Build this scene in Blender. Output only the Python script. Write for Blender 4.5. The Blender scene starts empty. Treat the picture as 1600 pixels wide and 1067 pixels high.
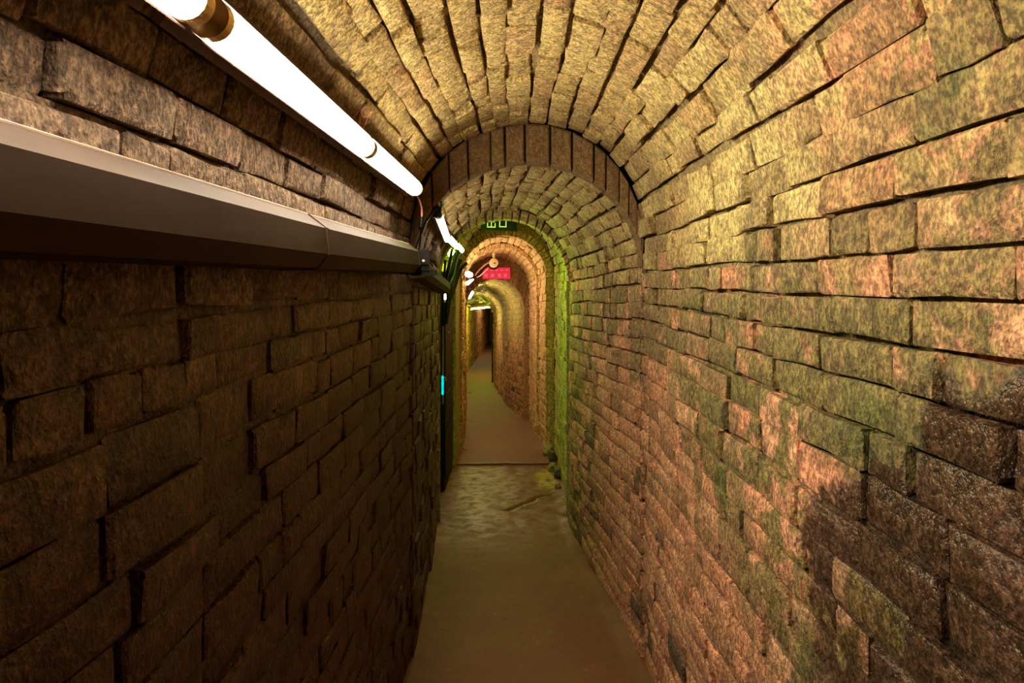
import bpy, math, random
from mathutils import Vector, Matrix, noise

# ------------------------------------------------------------------ camera, world, exposure
scn = bpy.context.scene
col = scn.collection
cam_d = bpy.data.cameras.new('camera')
cam = bpy.data.objects.new('camera', cam_d)
col.objects.link(cam)
CAM_H = 1.64
cam.location = (0.0, 0.0, CAM_H)
cam.rotation_euler = (math.radians(90), 0, 0)
cam_d.sensor_width = 36.0
cam_d.lens = 24.0
cam_d.shift_y = -0.0584
cam_d.clip_start = 0.02
scn.camera = cam

world = bpy.data.worlds.new('world')
scn.world = world
world.use_nodes = True
world.node_tree.nodes['Background'].inputs[0].default_value = (0.02, 0.015, 0.01, 1)
world.node_tree.nodes['Background'].inputs[1].default_value = 0.05

scn.view_settings.view_transform = 'Standard'
scn.view_settings.look = 'None'
scn.view_settings.gamma = 1.0
scn.view_settings.use_curve_mapping = False
scn.view_settings.exposure = 0.0
scn.cycles.max_bounces = 5
scn.cycles.use_light_tree = False
scn.cycles.diffuse_bounces = 4
scn.cycles.glossy_bounces = 2
scn.cycles.transmission_bounces = 1
scn.cycles.caustics_reflective = False
scn.cycles.caustics_refractive = False

rng = random.Random(11)


# ------------------------------------------------------------------ node helpers
class NT:
    def __init__(self, name):
        self.mat = bpy.data.materials.new(name)
        self.mat.use_nodes = True
        self.t = self.mat.node_tree
        self.t.nodes.clear()
        self.out = self.t.nodes.new('ShaderNodeOutputMaterial')

    def node(self, typ, **kw):
        n = self.t.nodes.new(typ)
        for k, v in kw.items():
            setattr(n, k, v)
        return n

    def put(self, sock, v):
        if isinstance(v, bpy.types.NodeSocket):
            self.t.links.new(v, sock)
        elif v is not None:
            if isinstance(v, (tuple, list)) and len(v) == 3 and sock.type == 'RGBA':
                v = (*v, 1.0)
            sock.default_value = v

    def m(self, op, a, b=None, c=None, clamp=False):
        n = self.node('ShaderNodeMath', operation=op, use_clamp=clamp)
        self.put(n.inputs[0], a)
        self.put(n.inputs[1], b)
        self.put(n.inputs[2], c)
        return n.outputs[0]

    def ss(self, x, lo, hi, a=0.0, b=1.0):
        n = self.node('ShaderNodeMapRange', interpolation_type='SMOOTHSTEP')
        self.put(n.inputs['Value'], x)
        n.inputs['From Min'].default_value = lo
        n.inputs['From Max'].default_value = hi
        n.inputs['To Min'].default_value = a
        n.inputs['To Max'].default_value = b
        return n.outputs[0]

    def mix(self, f, a, b, blend='MIX'):
        n = self.node('ShaderNodeMix', data_type='RGBA', blend_type=blend)
        self.put(n.inputs[0], f)
        self.put(n.inputs[6], a)
        self.put(n.inputs[7], b)
        return n.outputs[2]

    def noise(self, vec, scale, detail=3.0, rough=0.5, dist=0.0):
        n = self.node('ShaderNodeTexNoise')
        self.put(n.inputs['Vector'], vec)
        n.inputs['Scale'].default_value = scale
        n.inputs['Detail'].default_value = detail
        n.inputs['Roughness'].default_value = rough
        n.inputs['Distortion'].default_value = dist
        return n.outputs[0]

    def vor(self, vec, scale, feature='F1'):
        n = self.node('ShaderNodeTexVoronoi', feature=feature)
        self.put(n.inputs['Vector'], vec)
        n.inputs['Scale'].default_value = scale
        return n.outputs['Distance']

    def vscale(self, vec, s):
        n = self.node('ShaderNodeVectorMath', operation='MULTIPLY')
        self.put(n.inputs[0], vec)
        n.inputs[1].default_value = s
        return n.outputs[0]

    def pos(self):
        g = self.node('ShaderNodeNewGeometry')
        s = self.node('ShaderNodeSeparateXYZ')
        self.t.links.new(g.outputs['Position'], s.inputs[0])
        self.geo = g
        return g.outputs['Position'], s.outputs[0], s.outputs[1], s.outputs[2]

    def bump(self, h, strength=0.5, dist=0.01, normal=None):
        n = self.node('ShaderNodeBump')
        n.inputs['Strength'].default_value = strength
        n.inputs['Distance'].default_value = dist
        self.put(n.inputs['Height'], h)
        if normal is not None:
            self.put(n.inputs['Normal'], normal)
        return n.outputs[0]

    def bsdf(self, color, rough=0.6, metal=0.0, normal=None, spec=0.5, coat=0.0, **kw):
        n = self.node('ShaderNodeBsdfPrincipled')
        self.put(n.inputs['Base Color'], color)
        self.put(n.inputs['Roughness'], rough)
        self.put(n.inputs['Metallic'], metal)
        self.put(n.inputs['Specular IOR Level'], spec)
        self.put(n.inputs['Coat Weight'], coat)
        if normal is not None:
            self.put(n.inputs['Normal'], normal)
        for k, v in kw.items():
            self.put(n.inputs[k.replace('_', ' ')], v)
        self.t.links.new(n.outputs[0], self.out.inputs[0])
        return self.mat


def masonry(name, mortar=False, shade=0.0):
    t = NT(name)
    P, x, y, z = t.pos()
    if mortar:
        rnd = t.noise(P, 9.0, 1.0)
    else:
        oi = t.node('ShaderNodeObjectInfo')
        rnd = t.m('FRACT', t.m('ADD', oi.outputs['Random'], t.m('MULTIPLY', t.geo.outputs['Random Per Island'], 7.31)))
    rnd2 = t.m('FRACT', t.m('MULTIPLY', rnd, 13.7))
    big = t.noise(P, 2.4, 2.0, 0.55)
    mid = t.noise(P, 8.0, 4.0, 0.62)
    fine = t.noise(t.vscale(P, (44.0, 44.0, 37.0)), 1.0, 3.0, 0.65)
    grain = t.noise(t.vscale(P, (125.0, 125.0, 95.0)), 1.0, 2.0, 0.7)
    # fired clay, brick by brick
    clay = t.mix(rnd, (0.62, 0.262, 0.13), (0.70, 0.36, 0.18))
    clay = t.mix(t.ss(rnd2, 0.72, 0.78), clay, (0.42, 0.20, 0.09))
    clay = t.mix(t.ss(rnd2, 0.95, 0.97), clay, (0.16, 0.10, 0.055))
    if mortar:
        clay = t.mix(0.5, clay, (0.34, 0.20, 0.09))
    # ochre mineral crust on the vault and upper walls
    khaki = t.mix(rnd, (0.43, 0.295, 0.098), (0.545, 0.395, 0.142))
    khaki = t.mix(t.ss(rnd2, 0.80, 0.90, 0.0, 0.45), khaki, (0.42, 0.22, 0.09))
    jit = t.m('MULTIPLY', t.m('SUBTRACT', mid, 0.5), 0.9)
    jit2 = t.m('MULTIPLY', t.m('SUBTRACT', rnd, 0.5), 0.12)
    zj = t.m('ADD', z, t.m('ADD', jit, jit2))
    yj = t.m('ADD', y, jit)
    rightw = t.ss(x, 0.27, 0.40)
    up = t.ss(zj, 1.52, 1.80)
    near = t.m('MULTIPLY', t.ss(yj, 1.60, 0.95), t.ss(x, 0.30, 0.45))
    crust = t.m('MULTIPLY', up, t.m('SUBTRACT', 1.0, t.m('MULTIPLY', near, t.ss(mid, 0.42, 0.50))))
    c = t.mix(crust, clay, khaki)
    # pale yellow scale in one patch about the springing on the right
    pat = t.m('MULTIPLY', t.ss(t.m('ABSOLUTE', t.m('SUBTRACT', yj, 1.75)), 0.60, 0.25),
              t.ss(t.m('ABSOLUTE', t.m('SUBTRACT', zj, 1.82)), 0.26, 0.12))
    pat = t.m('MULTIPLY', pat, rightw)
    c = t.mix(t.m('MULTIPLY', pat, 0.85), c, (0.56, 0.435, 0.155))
    # old brown dirt, by brick and in patches
    dirt = t.m('MULTIPLY', t.ss(t.m('ADD', big, t.m('MULTIPLY', t.m('SUBTRACT', rnd2, 0.5), 0.22)), 0.50, 0.62), 0.62)
    dirt = t.m('MULTIPLY', dirt, t.m('MULTIPLY', t.ss(z, 2.25, 1.95, 0.35, 1.0), t.ss(z, 1.0, 1.45, 0.35, 1.0)))
    c = t.mix(dirt, c, (0.19, 0.115, 0.05))
    # brown-olive staining in a band along the right wall at shoulder height
    sb = t.m('MULTIPLY', t.m('MULTIPLY', t.ss(zj, 1.22, 1.42), t.ss(zj, 1.80, 1.64)), t.m('MULTIPLY', rightw, t.ss(y, 4.6, 3.6)))
    sb = t.m('MULTIPLY', sb, t.ss(t.m('ADD', mid, t.m('MULTIPLY', rnd2, 0.18)), 0.42, 0.60, 0.15, 0.85))
    c = t.mix(sb, c, t.mix(fine, (0.13, 0.085, 0.03), (0.30, 0.20, 0.075)))
    # algae on the damp right wall
    band = t.m('MULTIPLY', t.ss(zj, 0.85, 1.15), t.ss(zj, 1.85, 1.55))
    damp = t.m('MULTIPLY', band, t.ss(yj, 2.75, 2.05))
    low = t.m('MULTIPLY', t.ss(yj, 1.95, 1.6), t.m('MULTIPLY', t.ss(zj, 0.55, 0.95), t.ss(zj, 1.9, 1.5)))
    nearhi = t.m('MULTIPLY', t.ss(y, 1.35, 0.9), t.ss(z, 2.25, 1.9))
    damp = t.m('MAXIMUM', t.m('MAXIMUM', damp, low), nearhi)
    damp = t.m('MULTIPLY', damp, rightw)
    bay = t.m('MULTIPLY', t.m('MULTIPLY', t.ss(yj, 3.55, 4.3), t.ss(y, 6.9, 6.6)), t.ss(zj, 1.75, 1.50))
    damp = t.m('MAXIMUM', damp, t.m('MULTIPLY', bay, 0.9))
    moss_n = t.m('ADD', t.m('MULTIPLY', mid, 0.72), t.m('ADD', t.m('MULTIPLY', fine, 0.22), t.m('ADD', t.m('MULTIPLY', rnd2, 0.07), t.m('MULTIPLY', nearhi, 0.012))))
    moss = t.m('MULTIPLY', damp, t.ss(moss_n, 0.465, 0.535))
    c = t.mix(t.m('MULTIPLY', moss, 0.85), c, t.mix(fine, (0.082, 0.068, 0.015), (0.25, 0.195, 0.050)))
    moss2 = t.m('MULTIPLY', damp, t.ss(t.m('ADD', t.m('MULTIPLY', big, 0.6), t.m('MULTIPLY', t.m('SUBTRACT', 1.0, mid), 0.4)), 0.53, 0.60))
    c = t.mix(t.m('MULTIPLY', moss2, 0.65), c, (0.065, 0.085, 0.014))
    # brown dust on the left wall, shade below the trunking painted darker
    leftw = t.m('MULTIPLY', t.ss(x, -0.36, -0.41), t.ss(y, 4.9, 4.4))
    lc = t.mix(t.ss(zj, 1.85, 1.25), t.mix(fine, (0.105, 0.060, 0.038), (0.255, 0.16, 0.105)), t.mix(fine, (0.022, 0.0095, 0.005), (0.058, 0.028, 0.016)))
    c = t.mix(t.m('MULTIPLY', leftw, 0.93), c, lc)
    # pink bricks of the inner archway, ochre ones past it
    inner = t.m('MULTIPLY', t.ss(y, 6.80, 6.86), t.ss(y, 9.02, 8.96))
    c = t.mix(t.m('MULTIPLY', inner, 0.85), c, t.mix(rnd, (0.60, 0.37, 0.165), (0.72, 0.48, 0.22)))
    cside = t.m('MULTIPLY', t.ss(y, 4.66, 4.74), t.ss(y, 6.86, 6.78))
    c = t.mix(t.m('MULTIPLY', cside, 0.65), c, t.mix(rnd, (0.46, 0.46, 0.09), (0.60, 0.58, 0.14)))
    deep = t.ss(y, 8.98, 9.04)
    c = t.mix(t.m('MULTIPLY', deep, t.ss(zj, 0.7, 1.1, 0.2, 0.8)), c, (0.46, 0.35, 0.11))
    # seeping wet patch at the near right
    wl = t.m('ADD', 1.96, t.m('MULTIPLY', y, -0.53))
    wj = t.m('ADD', t.m('MULTIPLY', t.m('SUBTRACT', mid, 0.5), 0.60), t.m('MULTIPLY', t.m('SUBTRACT', fine, 0.5), 0.08))
    wet = t.m('MULTIPLY', t.ss(t.m('SUBTRACT', t.m('ADD', wl, wj), z), -0.02, 0.05),
              t.ss(t.m('ADD', y, wj), 1.36, 1.28))
    wet = t.m('MULTIPLY', t.m('MULTIPLY', wet, rightw), t.ss(t.m('SUBTRACT', z, t.m('MULTIPLY', y, 0.35)), 0.30, 0.55))
    wetc = t.m('MULTIPLY', wet, t.m('SUBTRACT', 1.0, t.ss(rnd, 0.93, 0.95, 0.0, 0.40)))
    c = t.mix(t.m('MULTIPLY', wetc, 0.95), c, t.mix(fine, (0.032, 0.015, 0.008), (0.10, 0.050, 0.028)))
    # grain
    g = t.m('MULTIPLY', t.ss(fine, 0.34, 0.64, 0.58, 1.20), t.ss(grain, 0.36, 0.66, 0.56, 1.50))
    c = t.mix(1.0, c, t.node_rgb(g), 'MULTIPLY')
    if shade:
        c = t.mix(shade, c, (0.125, 0.054, 0.022))  # shade of the unlit arch face put into the brick colour
    if mortar:
        c = t.mix(t.ss(z, 1.6, 1.8, 0.15, 0.55), c, (0.09, 0.055, 0.028))
    rough = t.m('SUBTRACT', 0.88, t.m('MULTIPLY', wet, 0.47))
    rough = t.m('SUBTRACT', rough, t.m('MULTIPLY', t.m('MULTIPLY', t.ss(x, -0.36, -0.41), t.ss(z, 1.68, 1.55)), 0.42))
    rough = t.m('SUBTRACT', rough, t.m('MULTIPLY', moss, 0.15))
    h = t.m('ADD', t.m('MULTIPLY', fine, 0.85), t.m('MULTIPLY', grain, 0.48))
    nrm = t.bump(h, 1.0, 0.012)
    return t.bsdf(c, rough, normal=nrm, spec=0.35)


def _rgb(self, v):
    n = self.node('ShaderNodeCombineColor')
    for i in range(3):
        self.put(n.inputs[i], v)
    return n.outputs[0]


NT.node_rgb = _rgb

MAT = {}
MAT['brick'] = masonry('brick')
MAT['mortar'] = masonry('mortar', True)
MAT['brick_sooty'] = masonry('brick_sooty', False, 0.74)  # darker brick for arch faces, their shade painted in


def simple(name, color, rough=0.5, metal=0.0, bump=0.0, bscale=60.0, var=0.15, spec=0.5):
    t = NT(name)
    P, x, y, z = t.pos()
    n = t.noise(P, bscale * 0.4, 4.0, 0.6)
    c = t.mix(t.ss(n, 0.3, 0.7), tuple(v * (1 - var) for v in color), tuple(min(1, v * (1 + var)) for v in color))
    nrm = t.bump(t.noise(P, bscale, 4.0), bump, 0.004) if bump else None
    MAT[name] = t.bsdf(c, rough, metal, nrm, spec)
    return MAT[name]


def glow(name, color, strength):
    t = NT(name)
    e = t.node('ShaderNodeEmission')
    e.inputs[0].default_value = (*color, 1)
    e.inputs[1].default_value = strength
    t.t.links.new(e.outputs[0], t.out.inputs[0])
    MAT[name] = t.mat
    return t.mat


def floor_mat():
    t = NT('floor_concrete')
    P, x, y, z = t.pos()
    big = t.noise(P, 3.0, 4.0, 0.6)
    mid = t.noise(P, 14.0, 5.0, 0.65)
    fine = t.noise(P, 90.0, 4.0, 0.6)
    c = t.mix(t.ss(big, 0.35, 0.65), (0.165, 0.053, 0.019), (0.175, 0.064, 0.019))
    c = t.mix(t.ss(mid, 0.55, 0.72), c, (0.11, 0.05, 0.02))
    c = t.mix(t.m('MULTIPLY', t.ss(mid, 0.40, 0.28), 0.5), c, (0.29, 0.145, 0.065))
    # orange-yellow mineral stain near the right foot of the wall
    st = t.m('MULTIPLY', t.ss(t.m('ABSOLUTE', t.m('SUBTRACT', x, 0.29)), 0.12, 0.04),
             t.ss(t.m('ABSOLUTE', t.m('SUBTRACT', y, 5.95)), 0.42, 0.2))
    c = t.mix(t.m('MULTIPLY', st, t.ss(mid, 0.40, 0.52)), c, (0.45, 0.32, 0.05))
    wet = t.m('MULTIPLY', t.ss(y, 3.9, 4.8), t.ss(y, 6.6, 6.3))
    rough = t.m('SUBTRACT', 0.66, t.m('MULTIPLY', wet, t.ss(mid, 0.4, 0.55, 0.05, 0.32)))
    h = t.m('ADD', t.m('MULTIPLY', mid, 0.8), t.m('MULTIPLY', fine, 0.25))
    MAT['floor'] = t.bsdf(c, rough, normal=t.bump(h, 0.6, 0.012))


def trunk_mat():
    t = NT('trunking_metal')
    P, x, y, z = t.pos()
    n = t.noise(t.vscale(P, (8, 3, 14)), 1.0, 4.0, 0.6)
    f = t.noise(P, 30.0, 4.0, 0.6)
    c = t.mix(t.ss(n, 0.35, 0.65), (0.052, 0.028, 0.0165), (0.070, 0.040, 0.025))
    alg = t.m('MULTIPLY', t.ss(t.m('ADD', y, t.m('MULTIPLY', n, 0.6)), 1.75, 2.5), t.ss(f, 0.30, 0.55))
    c = t.mix(t.m('MULTIPLY', alg, 0.7), c, (0.040, 0.046, 0.010))
    sc = t.m('MULTIPLY', t.ss(t.noise(P, 11.0, 5.0, 0.7), 0.66, 0.70), t.ss(z, 1.745, 1.755))
    c = t.mix(t.m('MULTIPLY', sc, 0.6), c, (0.17, 0.10, 0.06))
    MAT['trunk'] = t.bsdf(c, 0.65, 0.0, t.bump(f, 0.12, 0.003), 0.1)


floor_mat()
trunk_mat()
simple('black_rubber', (0.003, 0.003, 0.003), 0.35, spec=.12)
simple('black_steel', (0.005, 0.004, 0.0035), 0.55, 0.0, 0.1, spec=.15)
simple('lamp_housing', (0.21, 0.125, 0.095), 0.42, 0.35)
simple('lamp_backboard', (0.16, 0.095, 0.075), 0.6, 0.0, 0.15)
simple('brass', (0.62, 0.42, 0.16), 0.25, 0.9)
simple('copper_wire', (0.55, 0.24, 0.13), 0.4, 0.3)
simple('trunk_edge', (0.50, 0.36, 0.26), 0.5)
simple('pink_wire', (0.62, 0.27, 0.19), 0.5)
simple('bright_steel', (0.65, 0.58, 0.52), 0.25, 0.9)
simple('grey_pipe', (0.30, 0.25, 0.20), 0.45)
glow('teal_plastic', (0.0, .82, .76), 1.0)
simple('cream_plastic', (0.70, 0.55, 0.33), 0.4)
simple('lens_black', (0.004, 0.004, 0.004), 0.1)
simple('white_cord', (0.62, 0.50, 0.38), 0.6)
simple('sign_black', (0.005, 0.006, 0.003), 0.5, spec=.1)
simple('post_dark', (0.035, 0.018, 0.010), 0.6)
simple('litter_pale', (0.75, 0.68, 0.50), 0.7)
simple('rubble', (0.24, 0.19, 0.07), 0.8, 0, 0.8, 40.0, 0.4)
simple('rubble_dark', (0.10, 0.075, 0.035), 0.7, 0, 0.8, 40.0, 0.4)
simple('moulded_black', (0.006, 0.005, 0.004), 0.5, spec=.15)


# ------------------------------------------------------------------ object helpers
def tag(o, label=None, cat=None, group=None, kind=None):
    if label:
        o['label'] = label
    if cat:
        o['category'] = cat
    if group:
        o['group'] = group
    if kind:
        o['kind'] = kind
    return o


def mesh_obj(name, verts, faces, mat, parent=None, smooth=False):
    me = bpy.data.meshes.new(name)
    me.from_pydata([tuple(v) for v in verts], [], faces)
    if smooth:
        me.polygons.foreach_set('use_smooth', [True] * len(me.polygons))
    me.materials.append(MAT[mat])
    me.update()
    if smooth:
        me.set_sharp_from_angle(angle=math.radians(42))
    o = bpy.data.objects.new(name, me)
    col.objects.link(o)
    if parent is not None:
        o.parent = parent
    return o


def empty(name, loc, label, cat, group=None):
    o = bpy.data.objects.new(name, None)
    col.objects.link(o)
    o.location = loc
    o.empty_display_size = 0.05
    return tag(o, label, cat, group)


class MB:
    """collects shapes given in world coordinates; build() makes them local to the parent"""
    def __init__(self):
        self.v, self.f = [], []

    def add(self, v, f):
        n = len(self.v)
        self.v += [Vector(a) for a in v]
        self.f += [tuple(i + n for i in q) for q in f]
        return self

    def box(self, c, s, rot=None):
        c = Vector(c)
        pts = []
        for dz in (-.5, .5):
            for dx, dy in ((-.5, -.5), (.5, -.5), (.5, .5), (-.5, .5)):
                p = Vector((dx * s[0], dy * s[1], dz * s[2]))
                pts.append(c + (rot @ p if rot else p))
        return self.add(pts, [(3, 2, 1, 0), (4, 5, 6, 7), (0, 1, 5, 4), (1, 2, 6, 5), (2, 3, 7, 6), (3, 0, 4, 7)])

    def tube(self, path, r, n=8, caps=True):
        path = [Vector(p) for p in path]
        rs = r if isinstance(r, (list, tuple)) else [r] * len(path)
        rings = []
        up = None
        for i, p in enumerate(path):
            d = (path[min(i + 1, len(path) - 1)] - path[max(i - 1, 0)]).normalized()
            if up is None:
                up = Vector((0, 0, 1)) if abs(d.z) < 0.9 else Vector((1, 0, 0))
            a = (up - d * up.dot(d)).normalized()
            up = a
            b = d.cross(a)
            rings.append([p + (a * math.cos(k * 2 * math.pi / n) + b * math.sin(k * 2 * math.pi / n)) * rs[i] for k in range(n)])
        v = [q for ring in rings for q in ring]
        f = []
        for i in range(len(path) - 1):
            for k in range(n):
                k2 = (k + 1) % n
                f.append((i * n + k, i * n + k2, (i + 1) * n + k2, (i + 1) * n + k))
        if caps:
            f.append(tuple(range(n))[::-1])
            f.append(tuple((len(path) - 1) * n + k for k in range(n)))
        return self.add(v, f)

    def build(self, name, mat, parent=None, smooth=False):
        off = parent.location.copy() if parent is not None else Vector((0, 0, 0))
        p = parent
        while p is not None and p.parent is not None:
            off += p.parent.location
            p = p.parent
        return mesh_obj(name, [v - off for v in self.v], self.f, mat, parent, smooth)


def curve_pts(ctrl, n=8):
    """Catmull-Rom through control points"""
    c = [Vector(p) for p in ctrl]
    c = [c[0] * 2 - c[1]] + c + [c[-1] * 2 - c[-2]]
    out = []
    for i in range(1, len(c) - 2):
        for k in range(n):
            t = k / n
            p0, p1, p2, p3 = c[i - 1], c[i], c[i + 1], c[i + 2]
            out.append(0.5 * ((2 * p1) + (p2 - p0) * t + (2 * p0 - 5 * p1 + 4 * p2 - p3) * t * t + (3 * p1 - p0 - 3 * p2 + p3) * t ** 3))
    out.append(c[-2])
    return out


# ------------------------------------------------------------------ the tunnel's cross-sections
class Sec:
    """stations: (y, left x, right x, floor z, springing z, crown z)"""
    def __init__(self, st, wob=0.010):
        self.st = st
        self.wob = wob
        self.y0, self.y1 = st[0][0], st[-1][0]

    def at(self, y):
        st = self.st
        if y <= st[0][0]:
            a, b = st[0], st[1]
        elif y >= st[-1][0]:
            a, b = st[-2], st[-1]
        else:
            for a, b in zip(st, st[1:]):
                if a[0] <= y <= b[0]:
                    break
        k = (y - a[0]) / (b[0] - a[0])
        return [a[i] + (b[i] - a[i]) * k for i in range(1, 6)]

    def w(self, y, s):
        return self.wob * (noise.noise(Vector((y * 1.7, s * 2.3, 3.1))) + 0.5 * noise.noise(Vector((y * 4.1, s * 5.0, 7.7))))

    def left(self, y, t):
        L, R, F, S, C = self.at(y)
        return Vector((L + self.w(y, t * 1.8), y, F + (S - F) * t))

    def right(self, y, t):
        L, R, F, S, C = self.at(y)
        return Vector((R + self.w(y, 5 + t * 1.8), y, F + (S - F) * t))

    def vault(self, y, t):
        L, R, F, S, C = self.at(y)
        c, a, b = (L + R) / 2, (R - L) / 2, C - S
        th = math.pi * t
        w = self.w(y, 2 + t * 1.6)
        wl = (1 - t) * self.w(y, 1.8) * -1 + t * self.w(y, 6.8)
        k = w * math.sin(th) + wl * (1 - math.sin(th))
        return Vector((c - (a + k) * math.cos(th), y, S + (b + k) * math.sin(th)))

    def contour(self, y, n=24):
        L, R, F, S, C = self.at(y)
        pts = [Vector((L, y, F + (S - F) * i / 6)) for i in range(6)]
        c, a, b = (L + R) / 2, (R - L) / 2, C - S
        pts += [Vector((c - a * math.cos(math.pi * i / n), y, S + b * math.sin(math.pi * i / n))) for i in range(n + 1)]
        pts += [Vector((R, y, S + (F - S) * i / 6)) for i in range(1, 7)]
        return pts

    def frame(self, fn, y, t):
        e, et = 0.01, 0.004
        p = fn(y, t)
        dy = (fn(y + e, t) - fn(y - e, t)).normalized()
        dt = fn(y, t + et) - fn(y, t - et)
        n = dy.cross(dt).normalized()
        L, R, F, S, C = self.at(y)
        mid = Vector(((L + R) / 2, y, min(p.z, S)))
        if n.dot(mid - p) < 0:
            n = -n
        x = (dy - n * dy.dot(n)).normalized()
        yv = n.cross(x)
        return p, x, yv, n, dt.length / (2 * et)


A = Sec([(-2.6, -.485, .57, 0, 1.83, 2.33), (.3, -.48, .57, 0, 1.83, 2.33), (2.95, -.437, .565, 0, 1.83, 2.33)], 0.012)
B = Sec([(2.95, -.430, .562, 0, 1.70, 2.157), (4.7, -.505, .395, -.044, 1.64, 2.133)], 0.010)
C = Sec([(4.82, -.53, .405, -.047, 1.72, 2.26), (6.92, -.53, .43, -.10, 1.72, 2.26)], 0.008)
RING2 = Sec([(4.7, -.505, .385, -.044, 1.64, 2.07), (4.82, -.505, .385, -.047, 1.64, 2.07)], 0.0)
D1 = Sec([(6.92, -.506, .344, -.10, 1.68, 2.107), (7.6, -.53, .30, -.134, 1.64, 2.07)], 0.006)
D2 = Sec([(7.6, -.52, .275, -.134, 1.61, 2.02), (9.0, -.65, .22, -.204, 1.55, 1.965)], 0.006)
E = Sec([(9.0, -.60, .16, -.204, 1.29, 1.674), (10.4, -.85, -.09, -.274, 1.20, 1.56), (12.7, -1.0, -.29, -.389, 1.03, 1.38), (14.2, -1.06, -.40, -.464, .90, 1.24)], 0.006)
F_ = Sec([(14.2, -1.06, -.38, -.464, .92, 1.26), (24.0, -.78, -.05, -.464, .92, 1.26)], 0.006)


def brick_variant(L, H, seed, nx=4):
    r = random.Random(seed)
    inset = 0.006
    xs = [-L / 2, -L / 2 + inset] + [-L / 2 + inset + (L - 2 * inset) * i / (nx - 2) for i in range(1, nx - 2)] + [L / 2 - inset, L / 2]
    ys = [-H / 2, -H / 2 + inset, H / 2 - inset, H / 2]
    nxv, nyv = len(xs), len(ys)
    tilt_x, tilt_y = r.uniform(-.015, .015), r.uniform(-.03, .03)
    v, idx = [], {}
    for j in range(nyv):
        for i in range(nxv):
            edge = i in (0, nxv - 1) or j in (0, nyv - 1)
            corner = i in (0, nxv - 1) and j in (0, nyv - 1)
            px = xs[i] + r.uniform(-.0038, .0038)
            py = ys[j] + r.uniform(-.0032, .0032)
            if corner:
                px *= 1 - r.uniform(.0, .03)
                py *= 1 - r.uniform(.0, .12)
            pz = (r.uniform(-.007, -.0015) if edge else r.uniform(-.0035, .0025)) + px * tilt_x + py * tilt_y
            idx[i, j] = len(v)
            v.append((px, py, pz))
    f = [(idx[i, j], idx[i + 1, j], idx[i + 1, j + 1], idx[i, j + 1]) for j in range(nyv - 1) for i in range(nxv - 1)]
    rim = [idx[i, 0] for i in range(nxv)] + [idx[nxv - 1, j] for j in range(1, nyv)] + \
          [idx[i, nyv - 1] for i in range(nxv - 2, -1, -1)] + [idx[0, j] for j in range(nyv - 2, 0, -1)]
    n0 = len(v)
    for k in rim:
        v.append((v[k][0] * .97, v[k][1] * .95, -.05))
    m = len(rim)
    for k in range(m):
        k2 = (k + 1) % m
        f.append((rim[k], n0 + k, n0 + k2, rim[k2]))
    return v, f


STRETCH = [(.228, .0655, brick_variant(.228, .0655, 100 + i)) for i in range(14)]
HEADER = [(.108, .0655, brick_variant(.108, .0655, 200 + i)) for i in range(10)]
STRETCH_ME, HEADER_ME = [], []
for lst, out in ((STRETCH, STRETCH_ME), (HEADER, HEADER_ME)):
    for L_, H_, (v, f) in lst:
        me = bpy.data.meshes.new('brick')
        me.from_pydata(v, [], f)
        me.polygons.foreach_set('use_smooth', [True] * len(me.polygons))
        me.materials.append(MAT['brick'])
        me.set_sharp_from_angle(angle=math.radians(42))
        out.append(me)


def seen_size(p, n, area):
    """rough size in the photograph, for choosing which bricks stand alone"""
    d = p - Vector((0, 0, CAM_H))
    if d.y < 0.25:
        return 0.0
    u, v = 800 + 1067 * d.x / d.y, 440 - 1067 * d.z / d.y
    if not (-140 < u < 1740 and -140 < v < 1200):
        return area * 1e-6
    return area * abs(n.dot(d.normalized())) / d.length_squared


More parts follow.
